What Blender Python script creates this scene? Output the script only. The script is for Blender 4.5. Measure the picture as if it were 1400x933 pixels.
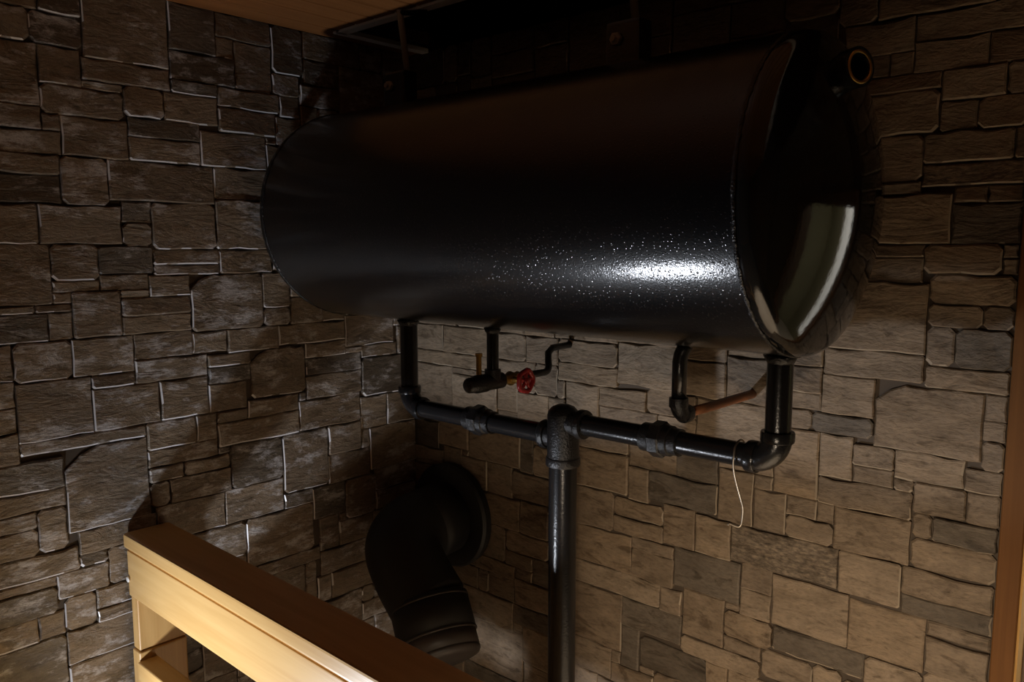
import bpy, bmesh, math, random
from mathutils import Vector, Matrix
for o in list(bpy.data.objects): bpy.data.objects.remove(o)
SC = bpy.context.scene
COL = SC.collection
H = 1.75                      # eye height; all heights below are given relative to the eye
def V(x, y, z): return Vector((x, y, z + H))

# ------------------------------------------------------------------ camera, world, lights, exposure
cam = bpy.data.cameras.new('camera'); co = bpy.data.objects.new('camera', cam); COL.objects.link(co)
cam.sensor_width = 36; cam.lens = 36 * 1100 / 1400; cam.clip_start = .02
co.location = V(1.86, -1.6, 0)
co.rotation_euler = (math.radians(90 - 6.8), 0, math.radians(42.3))
SC.camera = co
wd = bpy.data.worlds.new('world'); SC.world = wd; wd.use_nodes = True
wd.node_tree.nodes['Background'].inputs[0].default_value = (.02, .016, .012, 1)
wd.node_tree.nodes['Background'].inputs[1].default_value = .3
SC.view_settings.view_transform = 'Standard'; SC.view_settings.look = 'None'
SC.view_settings.exposure = 0; SC.view_settings.gamma = 1; SC.view_settings.use_curve_mapping = False
def lamp(kind, name, loc, power, color, **kw):
    l = bpy.data.lights.new(name, kind); l.energy = power; l.color = color
    for k, v in kw.items(): setattr(l, k, v)
    o = bpy.data.objects.new(name, l); COL.objects.link(o); o.location = loc
    return o
def aim(o, to): o.rotation_euler = (to - o.location).to_track_quat('-Z', 'Y').to_euler()
# white lamp standing low in front of the wooden rail
wl_ = lamp('SPOT', 'low_white_lamp', V(.362, -1.363, -1.215), 50, (.86, .91, 1), shadow_soft_size=.03, spot_size=math.radians(132), spot_blend=1)
aim(wl_, V(.66, -.563, -.765))
# shaded warm lamp beside the end of the rail, at the height of its cap board
w = lamp('SPOT', 'warm_shaded_lamp', V(1.6, -1.3, -.672), 45, (1, .81, .60), shadow_soft_size=.045, spot_size=math.radians(104), spot_blend=1)
aim(w, V(1.33, 0, -1.22))
# added unseen spot on the floor right of the rail, for warm bounce fill
w2 = lamp('SPOT', 'floor_bounce_fill', V(2.35, -1.35, .50), 1050, (1, .86, .70), shadow_soft_size=.05, spot_size=math.radians(36), spot_blend=.5)
aim(w2, V(1.78, -.62, -1.75))
# ceiling lamp of the room beyond the doorway
a = lamp('AREA', 'next_room_lamp', V(2.0, .75, .40), 20, (1, .93, .8), size=.3)

# ------------------------------------------------------------------ materials
def mat(name, base=(.5, .5, .5), rough=.5, metal=0, spec=.5):
    m = bpy.data.materials.new(name); m.use_nodes = True
    n = m.node_tree.nodes; b = n['Principled BSDF']
    b.inputs['Base Color'].default_value = (*base, 1); b.inputs['Roughness'].default_value = rough
    b.inputs['Metallic'].default_value = metal; b.inputs['Specular IOR Level'].default_value = spec
    return m, n, m.node_tree.links, b
def node(n, t, **kw):
    x = n.new(t)
    for k, v in kw.items():
        if k in x.inputs: x.inputs[k].default_value = v
        else: setattr(x, k, v)
    return x
def ramp(n, stops):
    r = n.new('ShaderNodeValToRGB'); e = r.color_ramp.elements
    while len(e) < len(stops): e.new(.5)
    for i, (p, c) in enumerate(stops): e[i].position = p; e[i].color = (*c, 1)
    return r
def mult(n, l, a, b, fac=1.0):
    m = n.new('ShaderNodeMix'); m.data_type = 'RGBA'; m.blend_type = 'MULTIPLY'; m.inputs[0].default_value = fac
    l.new(a, m.inputs[6]); l.new(b, m.inputs[7]); return m.outputs[2]
def bump(n, l, b, src, strength, dist):
    k = n.new('ShaderNodeBump'); k.inputs['Strength'].default_value = strength; k.inputs['Distance'].default_value = dist
    l.new(src, k.inputs['Height'])
    if b.inputs['Normal'].is_linked:
        l.new(b.inputs['Normal'].links[0].from_socket, k.inputs['Normal'])
    l.new(k.outputs[0], b.inputs['Normal']); return k

def stone_mat(name, stops, mottled, rough, spec=.3, fleck=0):
    m, n, l, b = mat(name, rough=rough, spec=spec)
    geo = node(n, 'ShaderNodeNewGeometry'); info = node(n, 'ShaderNodeObjectInfo')
    off = node(n, 'ShaderNodeVectorMath', operation='MULTIPLY_ADD')
    l.new(info.outputs['Random'], off.inputs[0]); off.inputs[1].default_value = (7, 5, 9); l.new(geo.outputs['Position'], off.inputs[2])
    sc = node(n, 'ShaderNodeVectorMath', operation='MULTIPLY'); sc.inputs[1].default_value = (1, 1, 2.4)
    l.new(off.outputs[0], sc.inputs[0])
    n1 = node(n, 'ShaderNodeTexNoise', Scale=14, Detail=6, Roughness=.6); l.new(sc.outputs[0], n1.inputs['Vector'])
    n2 = node(n, 'ShaderNodeTexNoise', Scale=70, Detail=4, Roughness=.65); l.new(sc.outputs[0], n2.inputs['Vector'])
    r1 = ramp(n, stops); l.new(info.outputs['Random'], r1.inputs[0])
    v1 = ramp(n, [(.3, (.5, .47, .43)), (.5, (.95, .93, .9)), (.7, (1.2, 1.2, 1.2))] if mottled else [(.3, (.68, .66, .63)), (.55, (1, 1, 1)), (.75, (1.12, 1.11, 1.08))])
    l.new(n1.outputs[0], v1.inputs[0])
    v2 = ramp(n, [(.32, (.45, .43, .4)), (.5, (1, 1, 1)), (.68, (1.7, 1.68, 1.6))] if mottled else [(.3, (.72, .7, .66)), (.5, (1, 1, 1)), (.7, (1.15, 1.14, 1.1))])
    l.new(n2.outputs[0], v2.inputs[0])
    s4 = node(n, 'ShaderNodeVectorMath', operation='MULTIPLY'); s4.inputs[1].default_value = (1, 1, 3.2); l.new(off.outputs[0], s4.inputs[0])
    n4 = node(n, 'ShaderNodeTexNoise', Scale=8, Detail=8, Roughness=.66, Distortion=1.4); l.new(s4.outputs[0], n4.inputs['Vector'])
    v4 = ramp(n, [(.36, (.55, .52, .48)), (.45, (1, 1, 1)), (.6, (1, 1, 1)), (.68, (1.2, 1.19, 1.17))]); l.new(n4.outputs[0], v4.inputs[0])
    c = mult(n, l, r1.outputs[0], v1.outputs[0]); c = mult(n, l, c, v2.outputs[0]); c = mult(n, l, c, v4.outputs[0])
    if fleck:   # pale flecks paint in lamp glints on the rough spots
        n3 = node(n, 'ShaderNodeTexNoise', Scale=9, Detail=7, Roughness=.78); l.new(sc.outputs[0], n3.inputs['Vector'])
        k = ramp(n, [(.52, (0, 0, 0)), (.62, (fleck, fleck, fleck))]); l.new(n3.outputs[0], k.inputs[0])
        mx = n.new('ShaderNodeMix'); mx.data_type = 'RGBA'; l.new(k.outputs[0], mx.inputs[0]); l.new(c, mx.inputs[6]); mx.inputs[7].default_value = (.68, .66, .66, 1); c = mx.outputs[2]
    l.new(c, b.inputs['Base Color'])
    bump(n, l, b, n4.outputs[0], .55, .011); bump(n, l, b, n1.outputs[0], .4, .009); bump(n, l, b, n2.outputs[0], .5, .0032)
    return m
M = {}
TAN = [(0, (.20, .148, .100)), (.25, (.245, .187, .130)), (.5, (.185, .140, .098)), (.75, (.225, .165, .108)), (1, (.26, .20, .140))]
DARK = [(0, (.095, .075, .055)), (.5, (.14, .112, .083)), (1, (.115, .094, .073))]
MOT = [(0, (.14, .11, .08)), (1, (.17, .135, .1))]
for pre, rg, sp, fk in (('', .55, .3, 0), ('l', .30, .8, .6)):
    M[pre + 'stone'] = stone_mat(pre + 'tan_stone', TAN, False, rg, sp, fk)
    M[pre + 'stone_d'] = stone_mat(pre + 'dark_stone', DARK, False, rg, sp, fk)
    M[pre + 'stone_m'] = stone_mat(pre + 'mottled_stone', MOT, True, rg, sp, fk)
M['ledge'] = mat('pale_stone_edge', (.285, .23, .165), .6, 0, .3)[0]
M['lledge'] = mat('white_glint_stone_edge', (.70, .68, .68), .3, 0, .8)[0]  # pale stone rims, whitened to paint in the low lamp's highlights
M['mortar'] = mat('brown_joint', (.07, .05, .033), .8)[0]

def wood_mat(name, c1, c2, axis, rough, scale=9.0, stretch=.05):
    m, n, l, b = mat(name, rough=rough)
    tc = node(n, 'ShaderNodeNewGeometry'); info = node(n, 'ShaderNodeObjectInfo')
    off = node(n, 'ShaderNodeVectorMath', operation='MULTIPLY_ADD')
    l.new(info.outputs['Random'], off.inputs[0]); off.inputs[1].default_value = (3, 4, 5); l.new(tc.outputs['Position'], off.inputs[2])
    s = [1, 1, 1]; s[axis] = stretch
    sc = node(n, 'ShaderNodeVectorMath', operation='MULTIPLY'); sc.inputs[1].default_value = s; l.new(off.outputs[0], sc.inputs[0])
    nz = node(n, 'ShaderNodeTexNoise', Scale=scale * 4, Detail=5, Roughness=.6, Distortion=.6); l.new(sc.outputs[0], nz.inputs['Vector'])
    r = ramp(n, [(.32, c1), (.68, c2)]); l.new(nz.outputs[0], r.inputs[0]); l.new(r.outputs[0], b.inputs['Base Color'])
    bump(n, l, b, nz.outputs[0], .15, .002)
    return m
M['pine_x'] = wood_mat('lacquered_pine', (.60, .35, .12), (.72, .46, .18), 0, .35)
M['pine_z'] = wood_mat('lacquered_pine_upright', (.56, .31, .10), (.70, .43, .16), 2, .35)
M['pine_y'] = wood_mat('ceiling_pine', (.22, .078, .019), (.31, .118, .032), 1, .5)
M['door_wood'] = wood_mat('stained_casing_wood', (.115, .047, .012), (.16, .068, .018), 2, .7)
M['door_wood'].node_tree.nodes['Principled BSDF'].inputs['Specular IOR Level'].default_value = .2
M['dark_wood'] = wood_mat('dark_panel_wood', (.07, .04, .02), (.11, .06, .03), 2, .6)

def paint_mat(name, base, rough, peel, dist, scale, spec=.5):
    m, n, l, b = mat(name, base, rough, 0, spec)
    tc = node(n, 'ShaderNodeNewGeometry')
    nz = node(n, 'ShaderNodeTexNoise', Scale=scale, Detail=3, Roughness=.6); l.new(tc.outputs['Position'], nz.inputs['Vector'])
    bump(n, l, b, nz.outputs[0], peel, dist)
    return m, n, l, b, tc
M['tank'], _n, _l, _b, _ = paint_mat('black_tank_paint', (.003, .003, .0036), .30, .40, .0006, 330)
_b.inputs['Coat Weight'].default_value = .8; _b.inputs['Coat Roughness'].default_value = .10; _b.inputs['Specular IOR Level'].default_value = .18
_g = node(_n, 'ShaderNodeNewGeometry'); _v = node(_n, 'ShaderNodeTexVoronoi', Scale=170.0); _l.new(_g.outputs['Position'], _v.inputs['Vector'])
_r = ramp(_n, [(.05, (1, 1, 1)), (.28, (0, 0, 0))]); _l.new(_v.outputs['Distance'], _r.inputs[0]); bump(_n, _l, _b, _r.outputs[0], .5, .0006)
_l.new(_b.inputs['Normal'].links[0].from_socket, _b.inputs['Coat Normal'])
M['cap'] = paint_mat('gloss_black_cap_paint', (.007, .007, .007), .07, .10, .0012, 90)[0]
M['weld'] = paint_mat('black_weld_bead', (.012, .012, .013), .18, .9, .004, 180)[0]
M['pipe'] = paint_mat('black_pipe_paint', (.010, .010, .011), .22, .35, .0012, 220)[0]
M['union'] = paint_mat('black_cast_iron', (.012, .012, .013), .28, .8, .002, 260)[0]
M['flue'] = paint_mat('matt_black_flue', (.010, .0095, .009), .6, .2, .001, 150)[0]
M['flue2'] = paint_mat('dull_grey_brown_flue', (.045, .036, .030), .5, .2, .001, 120)[0]
M['copper'] = paint_mat('brown_copper', (.26, .10, .04), .45, .2, .001, 120)[0]
M['brass'] = mat('brass', (.45, .27, .07), .4, .9)[0]
M['red'] = mat('red_enamel', (.38, .02, .02), .3)[0]
M['steel'] = mat('bare_wire', (.30, .26, .21), .35, .9)[0]
M['grey'] = mat('grey_painted_rod', (.24, .22, .19), .5)[0]
M['alu'] = mat('pale_opening_trim', (.85, .83, .80), .5)[0]
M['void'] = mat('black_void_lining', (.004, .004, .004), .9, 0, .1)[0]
M['floor'] = wood_mat('floor_boards', (.36, .30, .23), (.46, .39, .30), 0, .55)
M['pale'] = mat('white_plaster', (.75, .72, .66), .8)[0]
_m, _n, _l, _b = mat('daylit_pane', (.8, .8, .8), .3); _b.inputs['Emission Color'].default_value = (1, .97, .88, 1); _b.inputs['Emission Strength'].default_value = 1.5; M['daylight'] = _m
M['olive'] = mat('olive_plaster', (.30, .28, .17), .8)[0]

# ------------------------------------------------------------------ helpers
def link(name, bm, m, parent=None, smooth=True, loc=None):
    me = bpy.data.meshes.new(name)
    if loc is not None: bmesh.ops.translate(bm, verts=bm.verts, vec=-Vector(loc))
    bm.normal_update(); bm.to_mesh(me); bm.free()
    if smooth: me.polygons.foreach_set('use_smooth', [True] * len(me.polygons))
    me.materials.append(M[m]); o = bpy.data.objects.new(name, me); COL.objects.link(o)
    if loc is not None: o.location = loc
    if parent is not None:
        o.parent = parent
        o.matrix_parent_inverse = Matrix.Translation(-Vector(abs_loc(parent)))
    return o
def abs_loc(o):
    return o.location
def thing(name, label, cat, loc, group=None):
    o = bpy.data.objects.new(name, None); COL.objects.link(o); o.location = loc; o.empty_display_size = .05
    tag(o, label, cat, group); return o
def tag(o, label, cat, group=None):
    o['label'] = label; o['category'] = cat
    if group: o['group'] = group
    return o
def struct(o, label=None):
    o['kind'] = 'structure'
    if label: o['label'] = label
    return o
def box(bm, p0, p1, bev=0.0, seg=2):
    a = Vector(p0); b = Vector(p1); c = (a + b) / 2; s = b - a
    r = bmesh.ops.create_cube(bm, size=1, matrix=Matrix.Translation(c) @ Matrix.Diagonal((*s, 1)))
    if bev:
        ed = {e for v in r['verts'] for e in v.link_edges}
        bmesh.ops.bevel(bm, geom=list(ed), offset=bev, segments=seg, affect='EDGES', profile=.6)
    return bm
def frame(d):
    d = d.normalized(); u = d.cross(Vector((0, 0, 1)))
    if u.length < 1e-3: u = Vector((1, 0, 0))
    u.normalize(); return u, d.cross(u).normalized()
def sweep(bm, pts, rad, n=24, caps=True):
    """tube along pts; rad is a number or one radius per point"""
    pts = [Vector(p) for p in pts]; N = len(pts)
    if not isinstance(rad, (list, tuple)): rad = [rad] * N
    T = [(pts[min(i + 1, N - 1)] - pts[max(i - 1, 0)]).normalized() for i in range(N)]
    u, v = frame(T[0]); rings = []
    for i in range(N):
        if i: 
            q = T[i - 1].rotation_difference(T[i]); u = q @ u
        v = T[i].cross(u).normalized()
        rings.append([bm.verts.new(pts[i] + (u * math.cos(2 * math.pi * k / n) + v * math.sin(2 * math.pi * k / n)) * rad[i]) for k in range(n)])
    for a, b in zip(rings, rings[1:]):
        for k in range(n): bm.faces.new((a[k], a[(k + 1) % n], b[(k + 1) % n], b[k]))
    if caps: bm.faces.new(rings[0][::-1]); bm.faces.new(rings[-1])
    return bm
def lathe(bm, p, d, prof, n=32, caps=True, rot=0.0):
    """prof: (distance along d, radius)"""
    p = Vector(p); d = Vector(d).normalized(); u, v = frame(d); rings = []
    for t, r in prof:
        rings.append([bm.verts.new(p + d * t + (u * math.cos(2 * math.pi * k / n + rot) + v * math.sin(2 * math.pi * k / n + rot)) * max(r, 1e-5)) for k in range(n)])
    for a, b in zip(rings, rings[1:]):
        for k in range(n): bm.faces.new((a[k], a[(k + 1) % n], b[(k + 1) % n], b[k]))
    if caps: bm.faces.new(rings[0][::-1]); bm.faces.new(rings[-1])
    bmesh.ops.recalc_face_normals(bm, faces=bm.faces); return bm
def arc(c, a, b, r, n=10):
    """quarter bend: centre line from direction a to direction b round corner point c"""
    c = Vector(c); a = Vector(a).normalized(); b = Vector(b).normalized()
    o = c - a * r + b * r
    return [o - b * r * math.cos(t) + a * r * math.sin(t) for t in [math.pi / 2 * i / n for i in range(n + 1)]]
NB = bmesh.new
def edge_sharp(o, ang=35):
    bpy.context.view_layer.objects.active = o
    me = o.data; bm = NB(); bm.from_mesh(me)
    for e in bm.edges:
        e.smooth = not (len(e.link_faces) == 2 and e.calc_face_angle(0) > math.radians(ang))
    bm.to_mesh(me); bm.free(); return o

# ------------------------------------------------------------------ room shell
FL = -H; CE = .55; X1 = 3.3; Y1 = -3.4; OPY = -.285; OPX = .085
DX0, DX1, DTOP = 1.625, 2.27, .06
struct(link('floor', box(NB(), V(-.1, Y1, FL - .05), V(X1, .12, FL)), 'floor', smooth=False))
wl = struct(link('wall_left', box(NB(), V(-.11, Y1, FL), V(-.008, 0, CE + .35)), 'mortar', smooth=False), 'wall faced with rough brown stone, beside the wooden rail')
b = NB()
box(b, V(-.11, .008, FL), V(DX0 - .012, .12, CE)); box(b, V(DX0 - .012, .008, DTOP + .012), V(DX1 + .012, .12, CE)); box(b, V(DX1 + .012, .008, FL), V(X1, .12, CE))
wb = struct(link('wall_back', b, 'mortar', smooth=False), 'wall faced with rough tan stone, behind the black tank')
struct(link('wall_right', box(NB(), V(X1, Y1, FL), V(X1 + .1, .12, CE)), 'dark_wood', smooth=False))
struct(link('wall_rear', box(NB(), V(-.11, Y1 - .1, FL), V(X1 + .1, Y1, CE)), 'dark_wood', smooth=False))
# ceiling: boards running away from the viewer, with an open black slot along the back wall
b = NB(); box(b, V(-.11, Y1, CE + .016), V(X1, OPY, CE + .05)); box(b, V(-.11, OPY, CE + .016), V(OPX, .12, CE + .05))
ce = struct(link('ceiling', b, 'dark_wood', smooth=False), 'ceiling of narrow pine boards with a black slot along the back wall')
pw = .078; i = 0; x = 0.0
while x < X1 - .01:
    ye = 0 if x + pw <= OPX + .002 else OPY
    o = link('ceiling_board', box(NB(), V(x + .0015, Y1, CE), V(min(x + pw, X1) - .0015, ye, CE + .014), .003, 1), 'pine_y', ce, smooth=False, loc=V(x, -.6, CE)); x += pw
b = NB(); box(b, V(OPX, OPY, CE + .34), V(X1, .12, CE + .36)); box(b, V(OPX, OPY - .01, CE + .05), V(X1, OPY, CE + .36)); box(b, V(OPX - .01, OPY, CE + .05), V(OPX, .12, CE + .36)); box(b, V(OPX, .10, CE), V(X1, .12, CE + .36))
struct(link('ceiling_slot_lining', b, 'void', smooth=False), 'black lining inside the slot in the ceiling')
b = NB(); box(b, V(OPX - .012, OPY - .026, CE - .006), V(X1, OPY + .004, CE + .006), .001, 1); box(b, V(OPX - .026, OPY - .026, CE - .006), V(OPX + .002, -.004, CE + .006), .001, 1)
struct(link('trim_1', b, 'alu', smooth=False), 'pale edging round the black slot in the ceiling')
# doorway right of the stone: casing, jambs
def post(name, p0, p1, m): return struct(link(name, box(NB(), p0, p1, .002, 1), m, smooth=False))
post('trim_2', V(1.577, -.022, FL), V(1.6135, .034, DTOP + .05), 'door_wood')['label'] = 'upright of stained wooden door casing beside the stone wall'
post('trim_3', V(DX1 + .012, -.022, FL), V(DX1 + .06, .008, DTOP + .05), 'door_wood')
post('trim_4', V(1.6135, -.022, DTOP), V(DX1 + .012, .008, DTOP + .05), 'door_wood')
post('lit_face_strip', V(1.6136, -.019, FL), V(1.6175, .036, DTOP), 'pine_z')['label'] = 'pale strip painting in the lit side face of the door casing'  # pale colour stands in for light on the casing's side face
post('trim_5', V(1.6135, .034, FL), V(1.624, .12, DTOP + .012), 'dark_wood')  # jamb coloured darker to paint in its shade
post('trim_6', V(DX1, .008, FL), V(DX1 + .012, .12, DTOP + .012), 'dark_wood')
post('trim_7', V(1.624, .008, DTOP), V(DX1, .12, DTOP + .012), 'dark_wood')
# the room beyond the doorway
struct(link('floor_beyond', box(NB(), V(1.3, .12, FL - .05), V(3.2, 1.4, FL)), 'floor', smooth=False))
struct(link('wall_beyond', box(NB(), V(1.3, 1.4, FL), V(3.2, 1.5, .5)), 'olive', smooth=False))
struct(link('wall_beyond_right', box(NB(), V(3.2, .12, FL), V(3.3, 1.5, .5)), 'olive', smooth=False))
struct(link('wall_beyond_left', box(NB(), V(1.2, .12, FL), V(1.3, 1.5, .5)), 'pale', smooth=False))
struct(link('ceiling_beyond', box(NB(), V(1.2, .12, .5), V(3.3, 1.5, .55)), 'pale', smooth=False))

b = NB(); box(b, V(2.40, 1.385, -1.35), V(2.66, 1.397, .38))
wn = struct(link('window_1', b, 'daylight', smooth=False), 'bright window in the room beyond the doorway')
b = NB()
for p0, p1 in (((2.36, 1.37, -1.39), (2.40, 1.399, .42)), ((2.66, 1.37, -1.39), (2.70, 1.399, .42)), ((2.40, 1.37, .38), (2.66, 1.399, .42)), ((2.40, 1.37, -1.39), (2.66, 1.399, -1.35))): box(b, V(*p0), V(*p1))
link('window_frame', b, 'pale', wn, smooth=False)

# ------------------------------------------------------------------ stone facing
# stone outlines on the walls, millimetres: along-wall and height of two corners; d dark, m mottled, c clipped corner
LEFT_STONES = '''-906 398 -720 554,-1092 284 -996 410,-1092 410 -1008 476,-1008 410 -906 476d,-996 332 -912 410,-912 350 -720 398,-996 272 -828 332,-828 284 -738 350,
-1092 236 -996 284,-996 236 -960 272,-960 188 -822 272,-1092 188 -960 236,-1110 146 -966 188,-1110 86 -966 146d,-966 86 -870 188,-870 98 -624 188,
-822 188 -654 242,-822 242 -654 284d,-738 284 -606 350,-654 188 -480 272,-606 272 -450 332,-606 332 -438 380,-720 380 -558 446d,-720 446 -606 554d,
-606 494 -456 554,-558 380 -456 494,-456 434 -366 554d,-780 -10 -624 98,-696 -208 -504 -70c,-1116 -124 -996 2,-1014 2 -846 86,-1110 2 -1014 86,
-846 50 -780 98d,-846 -4 -780 50,-624 -10 -480 110,-996 -76 -900 2,-900 -64 -780 -4d,-780 -46 -618 -10,-900 -100 -792 -64,-996 -100 -900 -76,
-792 -118 -696 -70,-618 -70 -474 -10,-780 -70 -618 -46,-1032 -142 -960 -124,-1128 -142 -1032 -124,-1128 -202 -1008 -142d,-1008 -202 -960 -142,
-960 -202 -858 -100,-858 -160 -696 -118,-858 -202 -696 -160,-504 -160 -426 -70,-504 -208 -426 -160,-834 -262 -696 -202,-696 -262 -606 -208,
-606 -268 -462 -208,-660 -298 -546 -268,-1080 -286 -966 -202,-1128 -280 -1080 -202,-966 -286 -834 -202,-834 -316 -660 -262,-660 -340 -546 -298d,
-1080 -412 -930 -286,-930 -412 -780 -316,-996 -628 -816 -442c,-1140 -334 -1080 -280,-780 -412 -660 -316,-1140 -388 -1080 -334,-1140 -454 -1080 -388,
-1080 -442 -816 -412,-816 -478 -696 -412,-696 -478 -642 -412,-660 -412 -558 -340,-546 -394 -384 -268c,-1152 -520 -996 -454d,-816 -520 -642 -478,
-1152 -562 -996 -520,-1152 -598 -1056 -562,-1056 -658 -996 -562,-978 -682 -804 -628,-732 -556 -612 -520,-816 -556 -732 -520,-768 -616 -612 -556,
-816 -616 -768 -556,-612 -616 -462 -502d,-642 -502 -408 -442,-630 -706 -462 -616,-804 -706 -630 -616,-558 -442 -408 -394,-1158 -658 -1056 -598,
-1158 -712 -978 -658,-1164 -736 -1026 -712,-1026 -772 -918 -712,-918 -772 -864 -682,-1164 -796 -1026 -736d,-1014 -850 -948 -772,-948 -820 -864 -772,
-948 -850 -864 -820,-1068 -850 -1014 -796,-1170 -850 -1068 -796,-1014 -928 -864 -850,-1170 -970 -1014 -850d,-1014 -1042 -864 -928,-462 -262 -252 -208,
-384 -304 -252 -262,-384 -352 -198 -304d,-198 -322 -66 -286,-384 -418 -198 -352,-252 -286 -78 -196,-198 -436 0 -322d,-204 -532 -108 -436,
-108 -532 0 -436,-318 -586 -204 -502,-174 -658 0 -532,-408 -502 -204 -418,-462 -664 -318 -502,-462 -706 -372 -664d,-372 -760 -264 -670d,
-318 -670 -174 -586,-264 -784 -156 -670,-576 -838 -372 -706,-726 -796 -576 -706,-576 -874 -354 -838,-354 -856 -288 -760,-288 -856 -168 -784,
-354 -928 -180 -856,-510 -988 -402 -874,-402 -988 -366 -874,-318 -1006 -168 -928,-366 -1006 -318 -928,-366 -1114 -216 -1006,-1260 -1300 -1122 -1168d,
-1122 -1300 -912 -1192,-912 -1300 -804 -1246,-804 -1300 -618 -1234,-618 -1300 -486 -1192,-486 -1300 -288 -1192,-288 -1300 -168 -1240,
-168 -1300 0 -1216,-912 -1246 -804 -1192,-288 -1240 -168 -1186,-804 -1234 -708 -1168,-708 -1234 -618 -1150,-168 -1216 0 -1108,
-1122 -1192 -1002 -1120d,-1002 -1192 -882 -1042,-882 -1192 -804 -1126,-618 -1192 -450 -1120,-450 -1192 -288 -1132,-288 -1186 -168 -1114,
-1260 -1168 -1158 -1114,-804 -1168 -708 -1108,-708 -1150 -618 -1096,-450 -1132 -366 -988,-882 -1126 -804 -1042d,-1158 -1120 -1002 -1048,
-618 -1120 -450 -988,-1260 -1114 -1158 -1060,-804 -1108 -708 -1054,-216 -1108 -102 -1054,-102 -1108 0 -1054,-708 -1096 -618 -964,
-1260 -1060 -1158 -988,-804 -1054 -708 -1000d,-168 -1054 -54 -922d,-54 -1054 0 -1000,-1158 -1048 -1014 -970,-864 -1042 -804 -982,
-804 -1000 -708 -934d,-54 -1000 0 -916,-1260 -988 -1170 -916,-618 -988 -510 -934d,-864 -982 -804 -898,-708 -964 -618 -910,-804 -934 -708 -862,
-618 -934 -510 -874,-180 -922 -54 -868,-1260 -916 -1170 -862,-54 -916 0 -784,-708 -910 -618 -856d,-864 -898 -804 -790,-168 -868 -54 -784,
-1260 -862 -1170 -808,-804 -862 -708 -796,-708 -856 -576 -796,-1260 -808 -1170 -754,-804 -796 -726 -706,-864 -790 -804 -682d,-156 -784 0 -724,
-1260 -754 -1164 -670,-156 -724 0 -658,-1260 -670 -1158 -598,-1260 -598 -1152 -538,-1260 -538 -1152 -454,-1260 -454 -1140 -346,-1260 -346 -1140 -274,
-66 -322 0 -238,-1260 -274 -1128 -166,-78 -238 0 -154,-426 -208 -324 -136,-324 -208 -252 -154,-252 -196 -150 -112d,-150 -196 -78 -88,
-1260 -166 -1128 -112,-324 -154 -252 -94,-78 -154 0 -46,-426 -136 -324 -64,-1260 -112 -1116 -28,-252 -112 -150 -52,-324 -94 -252 14,-150 -88 -78 20,
-474 -64 -324 -10,-252 -52 -150 2,-78 -46 0 38,-1260 -28 -1116 56,-480 -10 -324 122,-252 2 -150 62,-324 14 -252 86,-150 20 -78 128,-78 38 0 92,
-1260 56 -1110 128,-252 62 -150 170,-324 86 -252 152,-78 92 0 176,-624 110 -480 188,-480 122 -378 254,-378 122 -324 176,-1260 128 -1110 212d,
-150 128 -78 182,-324 152 -252 212d,-252 170 -150 236,-378 176 -324 230,-78 176 0 248,-150 182 -78 236,-1260 212 -1092 284,-324 212 -252 296,
-378 230 -324 362,-252 236 -78 290,-78 248 0 332,-450 254 -378 326,-1260 284 -1164 338,-1164 284 -1092 338d,-252 290 -102 350,-324 296 -252 362,
-438 326 -378 380,-102 332 0 386,-1260 338 -1092 398,-252 350 -102 482,-378 362 -252 416,-456 380 -378 434,-102 386 0 470,-1260 398 -1092 482d,
-366 416 -252 482d,-102 470 0 554,-1092 476 -990 554,-990 476 -906 554d,-1260 482 -1146 554,-1146 482 -1092 554d,-366 482 -180 554,-180 482 -102 554,
-216 -1054 -168 -1006,-606 446 -558 494,-1158 -1168 -1122 -1120d,-978 -712 -918 -682d,-204 -586 -174 -532,-642 -442 -558 -412,-930 -316 -834 -286,
-720 350 -606 380d,-288 -784 -264 -760,-408 -418 -384 -394d,-996 -124 -960 -100,-102 290 -78 332d,-366 -1132 -288 -1114,-618 -874 -576 -856,
-642 -520 -612 -502d,-252 -304 -198 -286,-858 -118 -792 -100,-480 254 -450 272,-912 332 -828 350'''
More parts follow.
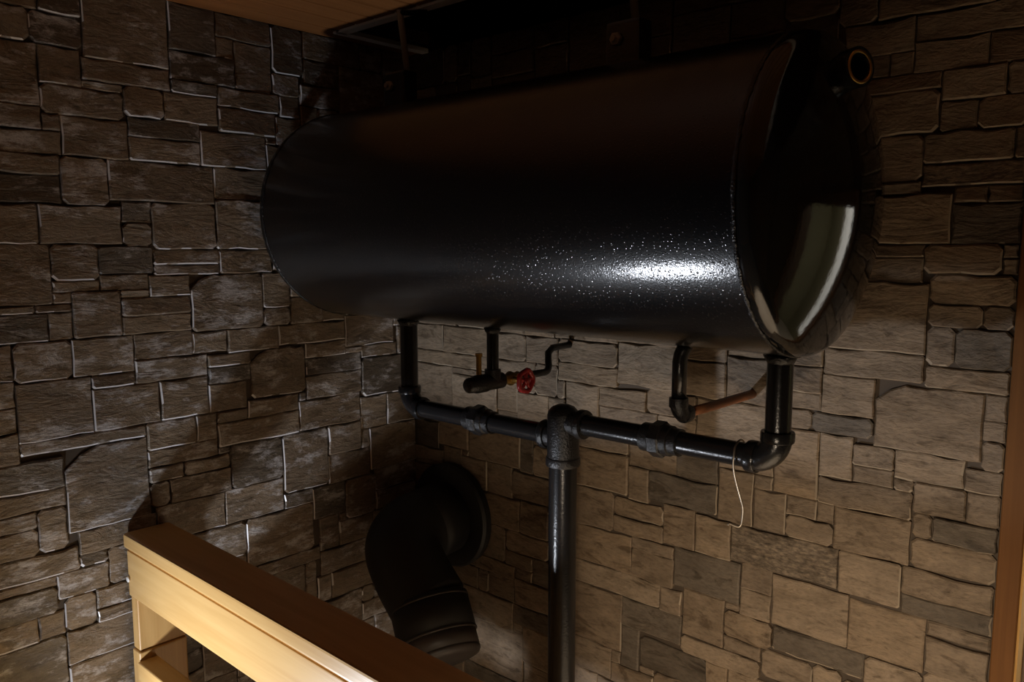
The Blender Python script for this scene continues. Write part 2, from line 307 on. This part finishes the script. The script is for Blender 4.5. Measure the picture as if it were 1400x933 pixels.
BACK_STONES = '''1320 410 1512 488,1260 350 1386 410,1386 362 1572 410,1386 308 1506 362,1344 308 1386 350,1278 308 1344 350d,1278 278 1434 308,1284 200 1434 278,
1434 254 1536 308,1506 308 1572 362,1536 254 1572 308,1434 200 1494 254,1494 200 1572 254,1410 146 1554 200,1554 146 1572 200,1308 116 1410 200,
1410 104 1572 146m,1320 92 1410 116d,1464 74 1518 104,1518 74 1572 104,1320 2 1464 92,1464 2 1572 74d,1314 -22 1422 2,1308 -70 1422 -22,
1422 -52 1548 2,1548 -22 1572 2,1548 -52 1572 -22,1434 -106 1572 -52,1248 -202 1434 -70,1434 -148 1524 -106,1524 -148 1572 -106,1434 -220 1482 -148,
1482 -220 1572 -148d,1248 -256 1434 -202,1434 -262 1572 -220,1248 -334 1350 -256,1350 -388 1536 -262c,1536 -310 1572 -262,1536 -346 1572 -310,
1536 -400 1572 -346d,1230 -376 1350 -334d,1152 -298 1248 -244,1152 -334 1248 -298,1152 -376 1230 -334,1152 -520 1248 -376,1248 -466 1314 -376,
1314 -430 1392 -388,1314 -466 1392 -430,1392 -442 1512 -388,1248 -520 1428 -466,1428 -502 1518 -442,1512 -442 1572 -400d,1518 -502 1572 -442,
1284 -610 1428 -520,1158 -814 1320 -700,1320 -814 1464 -706,1110 -610 1182 -520,1182 -562 1248 -520,1182 -610 1284 -562,1248 -562 1284 -520,
1062 -694 1296 -610m,1296 -700 1416 -610,1464 -550 1572 -502d,1428 -550 1464 -502,1428 -610 1572 -550,1416 -664 1572 -610,1416 -706 1572 -664d,
1464 -736 1572 -706,1464 -808 1572 -736,1086 -754 1158 -694,1086 -814 1158 -754,1050 -874 1164 -814,1050 -910 1140 -874,1164 -868 1356 -814d,
1140 -940 1254 -874,600 -610 786 -508,786 -616 846 -532,846 -604 1026 -532d,1026 -610 1110 -490,582 -712 744 -610,744 -664 888 -616,888 -700 972 -604,
972 -700 1062 -610,744 -706 888 -664,624 -808 798 -712,798 -736 918 -706,798 -808 918 -736,918 -796 1086 -700d,624 -868 882 -808,882 -868 942 -808,
606 -1018 774 -868,774 -940 942 -868d,942 -910 1050 -796,774 -1048 828 -940d,828 -1030 1008 -952d,942 -952 1140 -910,582 -1102 744 -1018,
750 -334 918 -232,564 -346 750 -298,564 -298 750 -238,456 -310 564 -238,486 -394 564 -310,588 -454 696 -346,696 -394 834 -346,834 -394 918 -334,
696 -454 864 -394,918 -340 1038 -256,1038 -340 1152 -238,966 -436 1152 -340,426 -508 534 -394,534 -472 588 -394,108 -592 234 -484,234 -610 432 -514,
432 -616 480 -508d,480 -616 582 -532,306 -700 402 -610,402 -694 582 -616,204 -700 306 -610,258 -790 432 -700,432 -790 534 -694,258 -892 378 -790,
378 -850 534 -790,378 -892 480 -850,480 -922 552 -850d,258 -934 414 -892,414 -1000 606 -922,312 -1000 414 -934,144 -1090 408 -1000,
408 -1054 582 -1000d,222 -1234 444 -1090,444 -1162 570 -1054,138 -1000 270 -934,270 -1000 312 -934,0 -310 132 -232,132 -310 330 -232,0 -352 330 -310,
0 -472 168 -352,168 -484 348 -370,330 -310 456 -238,330 -370 486 -310,0 -1300 210 -1234,210 -1300 426 -1234d,426 -1300 606 -1240,606 -1300 732 -1246,
732 -1300 870 -1216,870 -1300 1074 -1240d,1074 -1300 1206 -1216,1206 -1300 1374 -1246,1374 -1300 1482 -1246,1482 -1300 1572 -1246d,
606 -1246 702 -1186,1206 -1246 1374 -1180d,1374 -1246 1572 -1192,444 -1240 570 -1162,870 -1240 1062 -1174,0 -1234 144 -1102d,144 -1234 222 -1168,
702 -1216 870 -1162,1062 -1216 1206 -1156d,1374 -1192 1572 -1060,570 -1186 702 -1102,1206 -1180 1374 -1126,870 -1174 996 -1120,996 -1174 1062 -1102d,
144 -1168 222 -1090,702 -1162 870 -1102,1062 -1156 1188 -1024,1188 -1126 1374 -1060d,870 -1120 996 -1030,0 -1102 144 -1048,744 -1102 870 -1048,
996 -1102 1062 -1030,1188 -1060 1386 -994,1386 -1060 1500 -1006,1500 -1060 1572 -928,0 -1048 138 -994,1008 -1030 1062 -952,1062 -1024 1176 -952,
1386 -1006 1500 -934,0 -994 138 -940,1176 -994 1314 -940,1314 -994 1386 -934,0 -940 132 -868,1254 -940 1314 -868,132 -934 258 -826,
1314 -934 1464 -880,1464 -928 1572 -874,552 -922 606 -868,1356 -880 1464 -814,1464 -874 1572 -808,0 -868 132 -814,552 -868 624 -802,132 -826 258 -718,
0 -814 132 -730,534 -802 624 -712,0 -730 132 -664,132 -718 204 -664,0 -664 126 -610,126 -664 204 -592,0 -610 108 -526d,534 -532 600 -472,
786 -532 918 -460,918 -532 1026 -460d,0 -526 108 -472d,348 -514 426 -454,600 -508 786 -454,1026 -490 1152 -436,864 -460 966 -394,348 -454 426 -370,
918 -256 1038 -172,1152 -244 1248 -184,330 -238 450 -106,450 -238 552 -172,552 -238 648 -166,648 -238 750 -154,1038 -238 1152 -130,0 -232 186 -178,
186 -232 330 -148,750 -232 918 -172,1152 -184 1248 -52,0 -178 102 -94d,102 -178 186 -118,450 -172 552 -112,750 -172 930 -118d,930 -172 1038 -88,
552 -166 648 -106d,648 -154 750 -46d,186 -148 330 -16,1038 -130 1152 -76,102 -118 186 -34,750 -118 930 -46,450 -112 552 -58d,330 -106 450 -34,
552 -106 648 -34,0 -94 102 -34,930 -88 1038 -34,1038 -76 1152 32,1248 -70 1308 -16,450 -58 552 74,1152 -52 1248 2,648 -46 756 86d,756 -46 930 86d,
0 -34 150 20,330 -34 450 74,552 -34 648 20,930 -34 1038 98,150 -16 330 44,1248 -16 1314 50,1152 2 1248 134,0 20 150 80,552 20 648 74,
1038 32 1152 116d,150 44 252 98,252 44 330 110,1248 50 1320 110,330 74 492 128,492 74 600 140,0 80 120 134,600 86 804 146,804 86 930 170,
120 98 252 206,930 98 1038 206d,252 110 330 164,1248 110 1308 188,1038 116 1152 170,330 128 492 194,0 134 120 206,1152 134 1248 188,492 140 600 212,
600 146 780 200,252 164 330 218,780 170 930 224,1038 170 1152 230,1152 188 1284 260,330 194 492 248,600 200 780 254,0 206 198 338,198 206 252 260,
930 206 1038 278,492 212 588 320,252 218 330 272,780 224 930 332,1038 230 1152 314,330 248 438 314,438 248 492 314,588 254 780 308,198 260 252 392,
1152 260 1278 326d,252 272 330 344,930 278 1038 332,588 308 780 380,330 314 480 374d,1038 314 1152 368,480 320 588 386,1152 326 1260 380,
780 332 882 404d,882 332 1020 416,0 338 198 398,252 344 330 452,1020 368 1140 428,330 374 480 440,588 380 738 554,1140 380 1248 440d,480 386 588 494,
198 392 252 464d,0 398 108 452,108 398 198 452d,738 404 882 464,1248 410 1320 494,1512 410 1572 464,882 416 1020 500,1020 428 1140 500,
330 440 480 500,1140 440 1248 554,0 452 144 554d,144 452 198 554,252 452 330 554,198 464 252 554,738 464 882 554,1512 464 1572 554,1320 488 1422 554,
1422 488 1512 554,480 494 588 554,1248 494 1320 554,330 500 480 554,882 500 1074 554,1074 500 1140 554,918 -394 966 -340,702 -1246 732 -1216,
570 -1240 606 -1186,408 -1090 444 -1054,744 -1048 774 -1018,414 -922 480 -892,1110 -520 1152 -490,234 -514 348 -484,480 -532 534 -508,
1392 -466 1428 -442,966 -460 1026 -436,426 -394 486 -370,564 -394 588 -346,780 146 804 170,738 380 780 404,828 -1048 870 -1030,582 -1018 606 -1000,
1050 -814 1086 -796,204 -718 258 -700,534 -712 582 -694,204 -610 234 -592,168 -370 288 -352,288 -370 330 -352,150 -34 186 -16,120 80 150 98d'''
def parse(s):
    r = []
    for e in s.replace('\n', '').split(','):
        f = e[-1] if e[-1] in 'dmc' else ''
        r.append(tuple(int(v) / 1000 for v in (e[:-1] if f else e).split()) + (f,))
    return r
def filler(u0, u1, z0, z1, rnd):
    r = []; z = z0
    while z < z1 - .02:
        h = min(rnd.uniform(.05, .12), z1 - z); u = u0
        if z1 - z - h < .03: h = z1 - z
        while u < u1 - .02:
            w = rnd.uniform(.10, .24)
            if u1 - u - w < .06: w = u1 - u
            if h > .08 and rnd.random() < .4:
                r += [(u, z, u + w, z + h * .5, ''), (u, z + h * .5, u + w, z + h, '')]
            else: r.append((u, z, u + w, z + h, 'd' if rnd.random() < .15 else ''))
            u += w
        z += h
    return r
def stone(bm, rect, to3, rnd, sides, chance):
    """one rough slab: back ring, rim, bevelled ring, face; some edges are pale (material 1), on the left wall as painted highlights"""
    u0, z0, u1, z1, f = rect
    g = rnd.uniform(.0002, .0008); u0 += g; u1 -= g; z0 += g; z1 -= g
    w, h = u1 - u0, z1 - z0; m = min(w, h); wav = min(.0045, m * .09)
    rc = min(rnd.choice([.001, .0015, .002, .004, .010]), m * .2); cut = m * .42 if f == 'c' else 0
    def wave():
        a, b, q = rnd.uniform(.4, 1), rnd.uniform(20, 45), rnd.uniform(0, 6)
        return lambda x: wav * (a * math.sin(b * x + q) * .7 + rnd.uniform(-.45, .45))
    wb_, wt_ = wave(), wave(); P = []
    nb = max(2, int(w / .026))
    for i in range(nb + 1):
        x = u0 + rc + (w - 2 * rc) * i / nb; P.append((x, z0 + (wb_(x) * .6 if 0 < i < nb else 0), 'b' if i < nb else 'r'))
    P += [(u1, z0 + rc, 'r'), (u1 - rnd.uniform(0, .003), z0 + h * rnd.uniform(.4, .6), 'r'), (u1, z1 - rc, 't')]
    lo = u0 + (cut if cut else rc)
    for i in range(nb + 1):
        x = u1 - rc - (u1 - rc - lo) * i / nb; P.append((x, z1 + (wt_(x) - wav * .3 if 0 < i < nb else 0), 't'))
    if cut: P += [(u0 + cut * .45, z1 - cut * .22, 't'), (u0, z1 - cut * .62, 'l')]
    else: P.append((u0, z1 - rc, 'l'))
    P += [(u0 + rnd.uniform(0, .003), z0 + h * rnd.uniform(.35, .5), 'l'), (u0, z0 + rc, 'b')]
    c = ((u0 + u1) / 2, (z0 + z1) / 2)
    top = rnd.uniform(-.002, .0035); bev = min(rnd.uniform(.0018, .0036), m * .15)
    tu, tz = rnd.uniform(-.0015, .0015), rnd.uniform(-.0025, .0015)
    def ring(k, dep, tilt):
        R = []
        for (u, z, _) in P:
            du, dz = u - c[0], z - c[1]
            uu = c[0] + (du - math.copysign(min(k, abs(du)), du)); zz = c[1] + (dz - math.copysign(min(k, abs(dz)), dz))
            R.append(bm.verts.new(to3(uu, zz, dep + (tu * du / w * 2 + tz * dz / h * 2 if tilt else 0))))
        return R
    A = ring(0, -.0079, False); B = ring(0, top - rnd.uniform(.0015, .003), True); Cc = ring(bev, top, True)
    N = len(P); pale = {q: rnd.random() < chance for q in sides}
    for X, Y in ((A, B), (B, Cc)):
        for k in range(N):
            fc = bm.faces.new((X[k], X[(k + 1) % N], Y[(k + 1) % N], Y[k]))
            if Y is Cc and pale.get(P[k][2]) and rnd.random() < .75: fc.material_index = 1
    bm.faces.new(Cc)
def face_wall(wall, rects, extra, to3, seed, pre, sides, chance):
    rnd = random.Random(seed)
    rects = sorted(rects, key=lambda r: -(r[2] - r[0]) * (r[3] - r[1]))
    small = NB()
    for i, r in enumerate(rects + extra):
        if i < min(295, len(rects)):
            bm = NB(); stone(bm, r, to3, rnd, sides, chance); bmesh.ops.recalc_face_normals(bm, faces=bm.faces)
            o = link('stone', bm, pre + {'d': 'stone_d', 'm': 'stone_m'}.get(r[4], 'stone'), wall, smooth=False, loc=to3((r[0] + r[2]) / 2, (r[1] + r[3]) / 2, 0))
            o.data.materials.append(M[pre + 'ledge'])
        else: stone(small, r, to3, rnd, sides, chance)
    bmesh.ops.recalc_face_normals(small, faces=small.faces)
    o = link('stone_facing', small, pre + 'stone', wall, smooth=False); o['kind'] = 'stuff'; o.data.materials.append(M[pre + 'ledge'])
rf = random.Random(4)
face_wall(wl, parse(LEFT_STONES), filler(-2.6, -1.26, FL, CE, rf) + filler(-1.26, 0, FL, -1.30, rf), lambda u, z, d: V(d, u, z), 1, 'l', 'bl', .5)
face_wall(wb, parse(BACK_STONES), filler(0, 1.572, FL, -1.30, rf) + filler(1.63, 2.33, DTOP + .05, CE, rf) + filler(2.33, 3.3, FL, CE, rf), lambda u, z, d: V(u, -d, z), 2, '', 'br', .35)

# ------------------------------------------------------------------ tank
TY, TZ, TR = -.3154, .0752, .2554; XL, XR = .125, 1.332
tk = thing('water_tank', 'large black cylindrical tank with domed ends hung along the stone wall', 'tank', V((XL + XR) / 2, TY, TZ - TR))
c0 = V(0, TY, TZ)
prof = [(XL + (XR - XL) * i / 12, TR) for i in range(13)]
edge_sharp(link('shell', lathe(NB(), c0, (1, 0, 0), prof, 128, False), 'tank', tk))
def head(sgn):
    # skirt, knuckle, shallow crown
    Rc, rk, sk = .52, .03, .006; pr = [(0, TR - .0005), (sk, TR - .0005)]
    cr = TR - rk; s = math.asin(cr / (Rc - rk)); zc = sk - math.cos(s) * (Rc - rk)
    for i in range(1, 9):
        th = (math.pi / 2 - s) * i / 8            # from straight to crown tangent
        pr.append((sk + rk * math.sin(th), cr + rk * math.cos(th)))
    for i in range(1, 17):
        t = s * (1 - i / 16); pr.append((zc + Rc * math.cos(t), Rc * math.sin(t)))
    return pr
link('end_cap', lathe(NB(), V(XR, TY, TZ), (1, 0, 0), head(1), 128, False), 'cap', tk)
link('end_cap', lathe(NB(), V(XL, TY, TZ), (-1, 0, 0), head(1), 128, False), 'cap', tk)
for xx in (XL, XR):
    b = NB(); rr = random.Random(int(xx * 100)); n = 220; rings = []
    for k in range(n):
        t = 2 * math.pi * k / n; e = V(0, math.cos(t), math.sin(t)) - V(0, 0, 0)
        r = .0020 + .0008 * rr.random() + .0004 * math.sin(k * 1.9); dx = rr.uniform(-.0006, .0006)
        rings.append([b.verts.new(V(xx + dx, TY, TZ) + e * (TR + r * math.cos(q) * .9) + Vector((r * 1.5 * math.sin(q), 0, 0))) for q in [math.pi * 2 * j / 8 for j in range(8)]])
    for k in range(n):
        A, B = rings[k], rings[(k + 1) % n]
        for j in range(8): b.faces.new((A[j], A[(j + 1) % 8], B[(j + 1) % 8], B[j]))
    bmesh.ops.recalc_face_normals(b, faces=b.faces); link('weld_bead', b, 'weld', tk)
# nozzle stubs on the ends
def nozzle(p, d, r, L, rim):
    o = link('nozzle', lathe(NB(), p, d, [(-.03, r), (L * .55, r), (L * .55, r * 1.16), (L, r * 1.16), (L, r * .8), (L * .4, r * .8), (L * .4, 0)], 28), 'pipe', tk)
    edge_sharp(o); o['label'] = 'open pipe stub on the tank end'
    if rim:
        q = link('thread', lathe(NB(), Vector(p) + Vector(d).normalized() * (L - .004), d, [(0, r * .80), (.0045, r * .80), (.0045, r * .98), (.0, r * .98)], 28, False), 'brass', o); q['label'] = 'bare brass edge of the stub'
nozzle(V(1.372, -.335, .258), (1, -.40, .06), .0255, .048, True)
nozzle(V(.07, -.50, .13), (-1, -.25, .05), .015, .03, False)
for lx in (.331, .983):
    b = NB(); box(b, V(lx - .037, TY - .022, TZ + TR - .03), V(lx + .037, TY + .022, TZ + TR + .078), .006, 2)
    lg = link('mounting_lug', b, 'pipe', tk, smooth=False)
    link('bolt', lathe(NB(), V(lx - .012, TY - .022, TZ + TR + .045), (0, -1, 0), [(0, .012), (.007, .012), (.008, .006), (.014, .006)], 6), 'grey', lg, smooth=False)

# hanger rods from the ceiling edge down to the lugs
for lx, lab in ((.345, 'grey hanger rod beside the corner, from ceiling edge to tank lug'), (.985, 'grey hanger rod above the middle of the tank')):
    t = thing('hanger_rod', lab, 'rod', V(lx, TY, TZ + TR + .07), 'rods hanging the tank')
    link('rod', sweep(NB(), [V(lx + .012, TY, TZ + TR + .076), V(lx + .004, TY - .01, CE - .03), V(lx + .002, TY - .012, CE - .004)], .0075, 16), 'grey', t)
    link('ceiling_hook', sweep(NB(), [V(lx + .002, TY - .012, CE - .010), V(lx + .03, TY - .004, CE - .014), V(lx + .055, OPY - .004, CE - .010)], .006, 10), 'void', t)

# ------------------------------------------------------------------ pipe manifold under the tank
R1, R2 = .0215, .0295; XA, XM, XB = .348, .835, 1.297; ZA, ZB = -.397, -.363; TB = TZ - TR
mf = thing('pipe_manifold', 'black pipe header with two risers joining one thick drop pipe under the tank', 'pipework', V(XM, TY, FL))
def collar(p, d, r, L, parent, m='pipe', k=1.24):
    o = link('collar', lathe(NB(), p, d, [(-L / 2, r * 1.02), (-L / 2, r * k * .96), (-L / 2 + .003, r * k), (L / 2 - .003, r * k), (L / 2, r * k * .96), (L / 2, r * 1.02)], 32), m, parent); edge_sharp(o, 50); return o
def pipe(a, b, r, parent, m='pipe', name='pipe'):
    return edge_sharp(link(name, sweep(NB(), [a, b], r, 32), m, parent), 50)
def elbow(c, a, b, r, bend, parent, m='pipe'):
    e = link('elbow', sweep(NB(), arc(c, a, b, bend), r * 1.16, 32), m, parent); edge_sharp(e, 50)
    A, B = Vector(a).normalized(), Vector(b).normalized()
    collar(Vector(c) - A * bend, A, r, .018, e, m, 1.32); collar(Vector(c) + B * bend, B, r, .018, e, m, 1.32); return e
for xx, zz, s in ((XA, ZA, 1), (XB, ZB, -1)):
    pipe(V(xx, TY, TB - .0005), V(xx, TY, zz + .045), R1, mf, name='riser')
    link('weld_ring', lathe(NB(), V(xx, TY, TB - .010), (0, 0, 1), [(-.006, R1), (0, R1 * 1.15), (.008, R1 * 1.34), (.0095, R1)], 28), 'weld', mf)
    elbow(V(xx, TY, zz), (0, 0, -1), (s, 0, 0), R1, .042, mf)
pipe(V(XA + .042, TY, ZA), V(XM - .04, TY, ZA), R1, mf, name='header_pipe')
pipe(V(XB - .042, TY, ZB), V(XM + .045, TY, ZB), R1, mf, name='header_pipe')
# tee where both headers meet the drop pipe
b = NB(); lathe(b, V(XM, TY, ZB), (0, 0, 1), [(-.085, R2 * 1.14), (.012, R2 * 1.14), (.022, R2 * 1.05), (.030, R2 * .8), (.035, R2 * .4), (.036, 0)], 32)
sweep(b, [V(XM - .042, TY, ZA), V(XM, TY, ZA)], R1 * 1.2, 28); sweep(b, [V(XM, TY, ZB), V(XM + .048, TY, ZB)], R1 * 1.2, 28)
te = edge_sharp(link('tee', b, 'union', mf), 50)
collar(V(XM - .045, TY, ZA), (1, 0, 0), R1, .016, te, 'union', 1.42); collar(V(XM + .05, TY, ZB), (1, 0, 0), R1, .016, te, 'union', 1.42)
collar(V(XM, TY, ZB - .085), (0, 0, 1), R2, .018, te, 'union', 1.24)
pipe(V(XM, TY, ZB - .08), V(XM, TY, FL), R2, mf, name='drop_pipe')
def union(x, z, s):
    u = edge_sharp(link('union', lathe(NB(), V(x, TY, z), (s, 0, 0), [(-.034, R1), (-.034, R1 * 1.28), (-.014, R1 * 1.28), (-.010, R1 * 1.45), (.026, R1 * 1.34), (.028, R1 * 1.2), (.044, R1 * 1.2), (.044, R1)], 32), 'union', mf), 40)
    o = link('union_nut', lathe(NB(), V(x, TY, z), (s, 0, 0), [(-.013, R1), (-.013, R1 * 1.50), (-.010, R1 * 1.62), (.010, R1 * 1.62), (.013, R1 * 1.50), (.013, R1)], 8, True, math.radians(-11.9)), 'union', u, smooth=False)
    return u
union(.590, ZA, 1); union(1.068, ZB, 1)

# drain line with red handwheel
dv = thing('drain_valve', 'small black drain pipe with red handwheel valve, leading into the stone wall', 'valve', V(.632, TY, TB))
r3 = .0135; zv = -.303; xv = .633
pipe(V(xv, TY, TB), V(xv, TY, zv + .02), r3, dv, name='riser')
link('weld_ring', lathe(NB(), V(xv, TY, TB - .010), (0, 0, 1), [(-.005, r3), (0, r3 * 1.25), (.008, r3 * 1.5), (.010, r3)], 24), 'weld', dv)
b = NB(); sweep(b, [V(xv, TY, zv + .028), V(xv, TY, zv)], r3 * 1.35, 24); sweep(b, [V(xv, TY - .028, zv), V(xv, TY + .028, zv)], r3 * 1.35, 24)
edge_sharp(link('tee', b, 'union', dv), 50)
edge_sharp(link('plug', lathe(NB(), V(xv, TY - .024, zv), (0, -1, 0), [(0, r3 * 1.5), (.03, r3 * 1.5), (.036, r3 * 1.3), (.052, r3 * 1.25), (.056, r3 * 1.0), (.057, 0)], 24), 'union', dv), 50)
vn = edge_sharp(link('air_vent', lathe(NB(), V(xv - .004, TY - .040, zv + .015), (0, 0, 1), [(0, .006), (.045, .006), (.045, .008), (.052, .008), (.052, 0)], 16), 'brass', dv), 50); vn['label'] = 'brass air vent stem'
yw = TY + .045
bo = edge_sharp(link('valve_body', lathe(NB(), V(xv, TY + .028, zv), (0, 1, 0), [(0, .009), (.004, .014), (.016, .011), (.03, .017), (.045, .011), (.055, .014), (.062, .009)], 20), 'brass', dv), 60)
link('stem', sweep(NB(), [V(xv, TY + .055, zv), V(xv + .05, TY + .055, zv)], [.0075, .005], 12), 'brass', bo)
wc = V(xv + .05, TY + .055, zv); b = NB(); ring = []
wr = .0235; pts = []
for k in range(33):
    t = 2 * math.pi * k / 32; rr = wr * (1 + .06 * math.cos(5 * t)); pts.append(wc + Vector((0, rr * math.cos(t), rr * math.sin(t))))
sweep(b, pts, .0058, 10, False)
for k in range(5):
    t = 2 * math.pi * k / 5 + .3; sweep(b, [wc, wc + Vector((0, wr * math.cos(t), wr * math.sin(t)))], .0042, 8)
sweep(b, [wc - Vector((.006, 0, 0)), wc + Vector((.006, 0, 0))], .008, 12)
hw = link('handwheel', b, 'red', dv); hw['label'] = 'small red valve handwheel'
link('outlet_pipe', sweep(NB(), [V(xv, TY + .085, zv), V(xv, -.135, zv)] + arc(V(xv, -.115, zv), (0, 1, 0), (-.35, .1, 1), .02)[1:] + [V(xv - .025, -.092, zv + .04), V(xv - .03, -.07, zv + .05), V(xv - .03, -.002, zv + .052)], .0085, 16), 'union', dv)

# copper branch into the wall
cb = thing('copper_branch', 'short black drop pipe with elbow and brown copper pipe running into the wall', 'pipe', V(1.106, TY, TB))
xc = 1.106; zc = -.312
link('riser', sweep(NB(), [V(xc + .010, TY + .004, TB), V(xc + .006, TY + .003, TB - .008), V(xc + .002, TY + .001, TB - .018), V(xc, TY, TB - .032), V(xc, TY, zc + .024)], r3, 24), 'pipe', cb)
elbow(V(xc, TY, zc), (0, 0, -1), (0, 1, 0), r3, .024, cb, 'union')
link('copper_pipe', sweep(NB(), [V(xc, TY + .03, zc), V(xc - .004, TY + .12, zc - .003), V(xc - .006, -.05, zc - .004), V(xc - .006, -.002, zc - .004)], .0095, 18), 'copper', cb)

# bent wire hook over the header
path = [V(1.226, TY + .020, ZB - .012), V(1.227, TY + .0245, ZB), V(1.228, TY + .018, ZB + .018), V(1.229, TY, ZB + .0245), V(1.230, TY - .018, ZB + .017), V(1.231, TY - .0245, ZB), V(1.231, TY - .024, ZB - .02), V(1.236, TY - .022, ZB - .045), V(1.244, TY - .02, ZB - .072), V(1.249, TY - .02, ZB - .088), V(1.249, TY - .02, ZB - .105), V(1.247, TY - .02, ZB - .118), V(1.243, TY - .022, ZB - .123), V(1.236, TY - .026, ZB - .121), V(1.230, TY - .03, ZB - .118), V(1.228, TY - .032, ZB - .121)]
sm = []
for i in range(len(path) - 1):
    p0, p1, p2, p3 = path[max(i - 1, 0)], path[i], path[i + 1], path[min(i + 2, len(path) - 1)]
    for k in range(4):
        t = k / 4; sm.append(.5 * ((2 * p1) + (p2 - p0) * t + (2 * p0 - 5 * p1 + 4 * p2 - p3) * t * t + (3 * p1 - p0 - 3 * p2 + p3) * t ** 3))
sm.append(path[-1])
tag(link('wire_hook', sweep(NB(), sm, .0018, 10), 'steel', loc=V(1.231, TY, ZB)), 'bent wire hook hanging over the black header pipe', 'hook')

# ------------------------------------------------------------------ flue
fl = thing('flue_pipe', 'black stove flue elbow coming out of the stone wall below the tank', 'flue', V(.17, 0, -.79))
FR = .103; A = V(.174, -.006, -.79)
edge_sharp(link('wall_rosette', lathe(NB(), V(.178, -.006, -.79), (0, -1, 0), [(0, .152), (.022, .154), (.030, .148), (.034, .12), (.034, FR)], 56), 'flue', fl), 40)
def smooth_path(P, n=6):
    r = []
    for i in range(len(P) - 1):
        p0, p1, p2, p3 = P[max(i - 1, 0)], P[i], P[i + 1], P[min(i + 2, len(P) - 1)]
        for k in range(n):
            t = k / n; r.append(.5 * ((2 * p1) + (p2 - p0) * t + (2 * p0 - 5 * p1 + 4 * p2 - p3) * t * t + (3 * p1 - p0 - 3 * p2 + p3) * t ** 3))
    return r + [P[-1]]
q0, q1, q2 = V(.338, -.250, -.944), V(.390, -.270, -1.010), V(.418, -.281, -1.046)
link('stub', sweep(NB(), [A, V(.176, -.10, -.796), V(.178, -.135, -.799)], FR * 1.01, 48), 'flue', fl)
link('elbow', sweep(NB(), smooth_path([V(.177, -.12, -.798), V(.180, -.175, -.803), V(.206, -.228, -.826), V(.262, -.244, -.880), q0]), FR, 48), 'flue', fl)
d = (q1 - q0).normalized()
link('pipe_section', sweep(NB(), [q0 - d * .01, q1], FR * 1.012, 48), 'flue', fl)
link('pipe_section', sweep(NB(), [q1 - d * .004, q2], FR * .985, 48), 'flue2', fl)
link('inspection_cap', lathe(NB(), q2, d, [(-.004, FR * .99), (.004, FR * .985), (.012, FR * .93), (.016, FR * .8), (.018, 0)], 48), 'flue2', fl)
for q, r in ((q0, FR * 1.012), (q1, FR * 1.016)):
    link('seam_ring', lathe(NB(), q, d, [(-.003, r * .99), (-.002, r * 1.012), (.002, r * 1.012), (.003, r * .99)], 48), 'flue2', fl)

# ------------------------------------------------------------------ wooden rail in front
rl = thing('wooden_rail', 'varnished pine rail with wide cap board running out from the left stone wall', 'rail', V(.7, -.83, FL))
XE = 1.22
def plank(name, p0, p1, m, bev=.004): return link(name, box(NB(), p0, p1, bev, 3), m, rl, smooth=False)
plank('cap_board', V(.012, -.889, -.687), V(XE, -.782, -.652), 'pine_x', .007)
plank('front_board', V(.012, -.882, -.803), V(XE, -.864, -.6935), 'pine_x', .004)
plank('post', V(.012, -.878, -.93), V(.046, -.768, -.804), 'pine_z', .004)
plank('cap_cleat', V(.012, -.863, -.8035), V(.046, -.768, -.6875), 'pine_z', .002)
plank('post_block', V(.014, -.882, FL), V(.052, -.770, -.9305), 'pine_z', .004)
plank('lower_board', V(.053, -.888, -1.177), V(XE, -.842, -.949), 'pine_x', .004)
plank('bottom_board', V(.053, -.888, -1.33), V(XE, -.842, -1.210), 'pine_x', .002)
plank('spacer', V(.389, -.884, -1.211), V(.456, -.848, -1.176), 'pine_x', .001)
plank('cleat', V(.328, -.884, -1.211), V(.347, -.848, -1.197), 'pine_x', .001)
plank('end_post', V(XE - .04, -.841, FL), V(XE, -.79, -.688), 'pine_z', .004)
sc_ = link('screw_cap', lathe(NB(), V(.018, -.884, -.762), (0, -1, 0), [(0, .007), (.002, .007), (.003, .005), (.003, 0)], 16), 'alu', rl); sc_['label'] = 'pale screw cap'
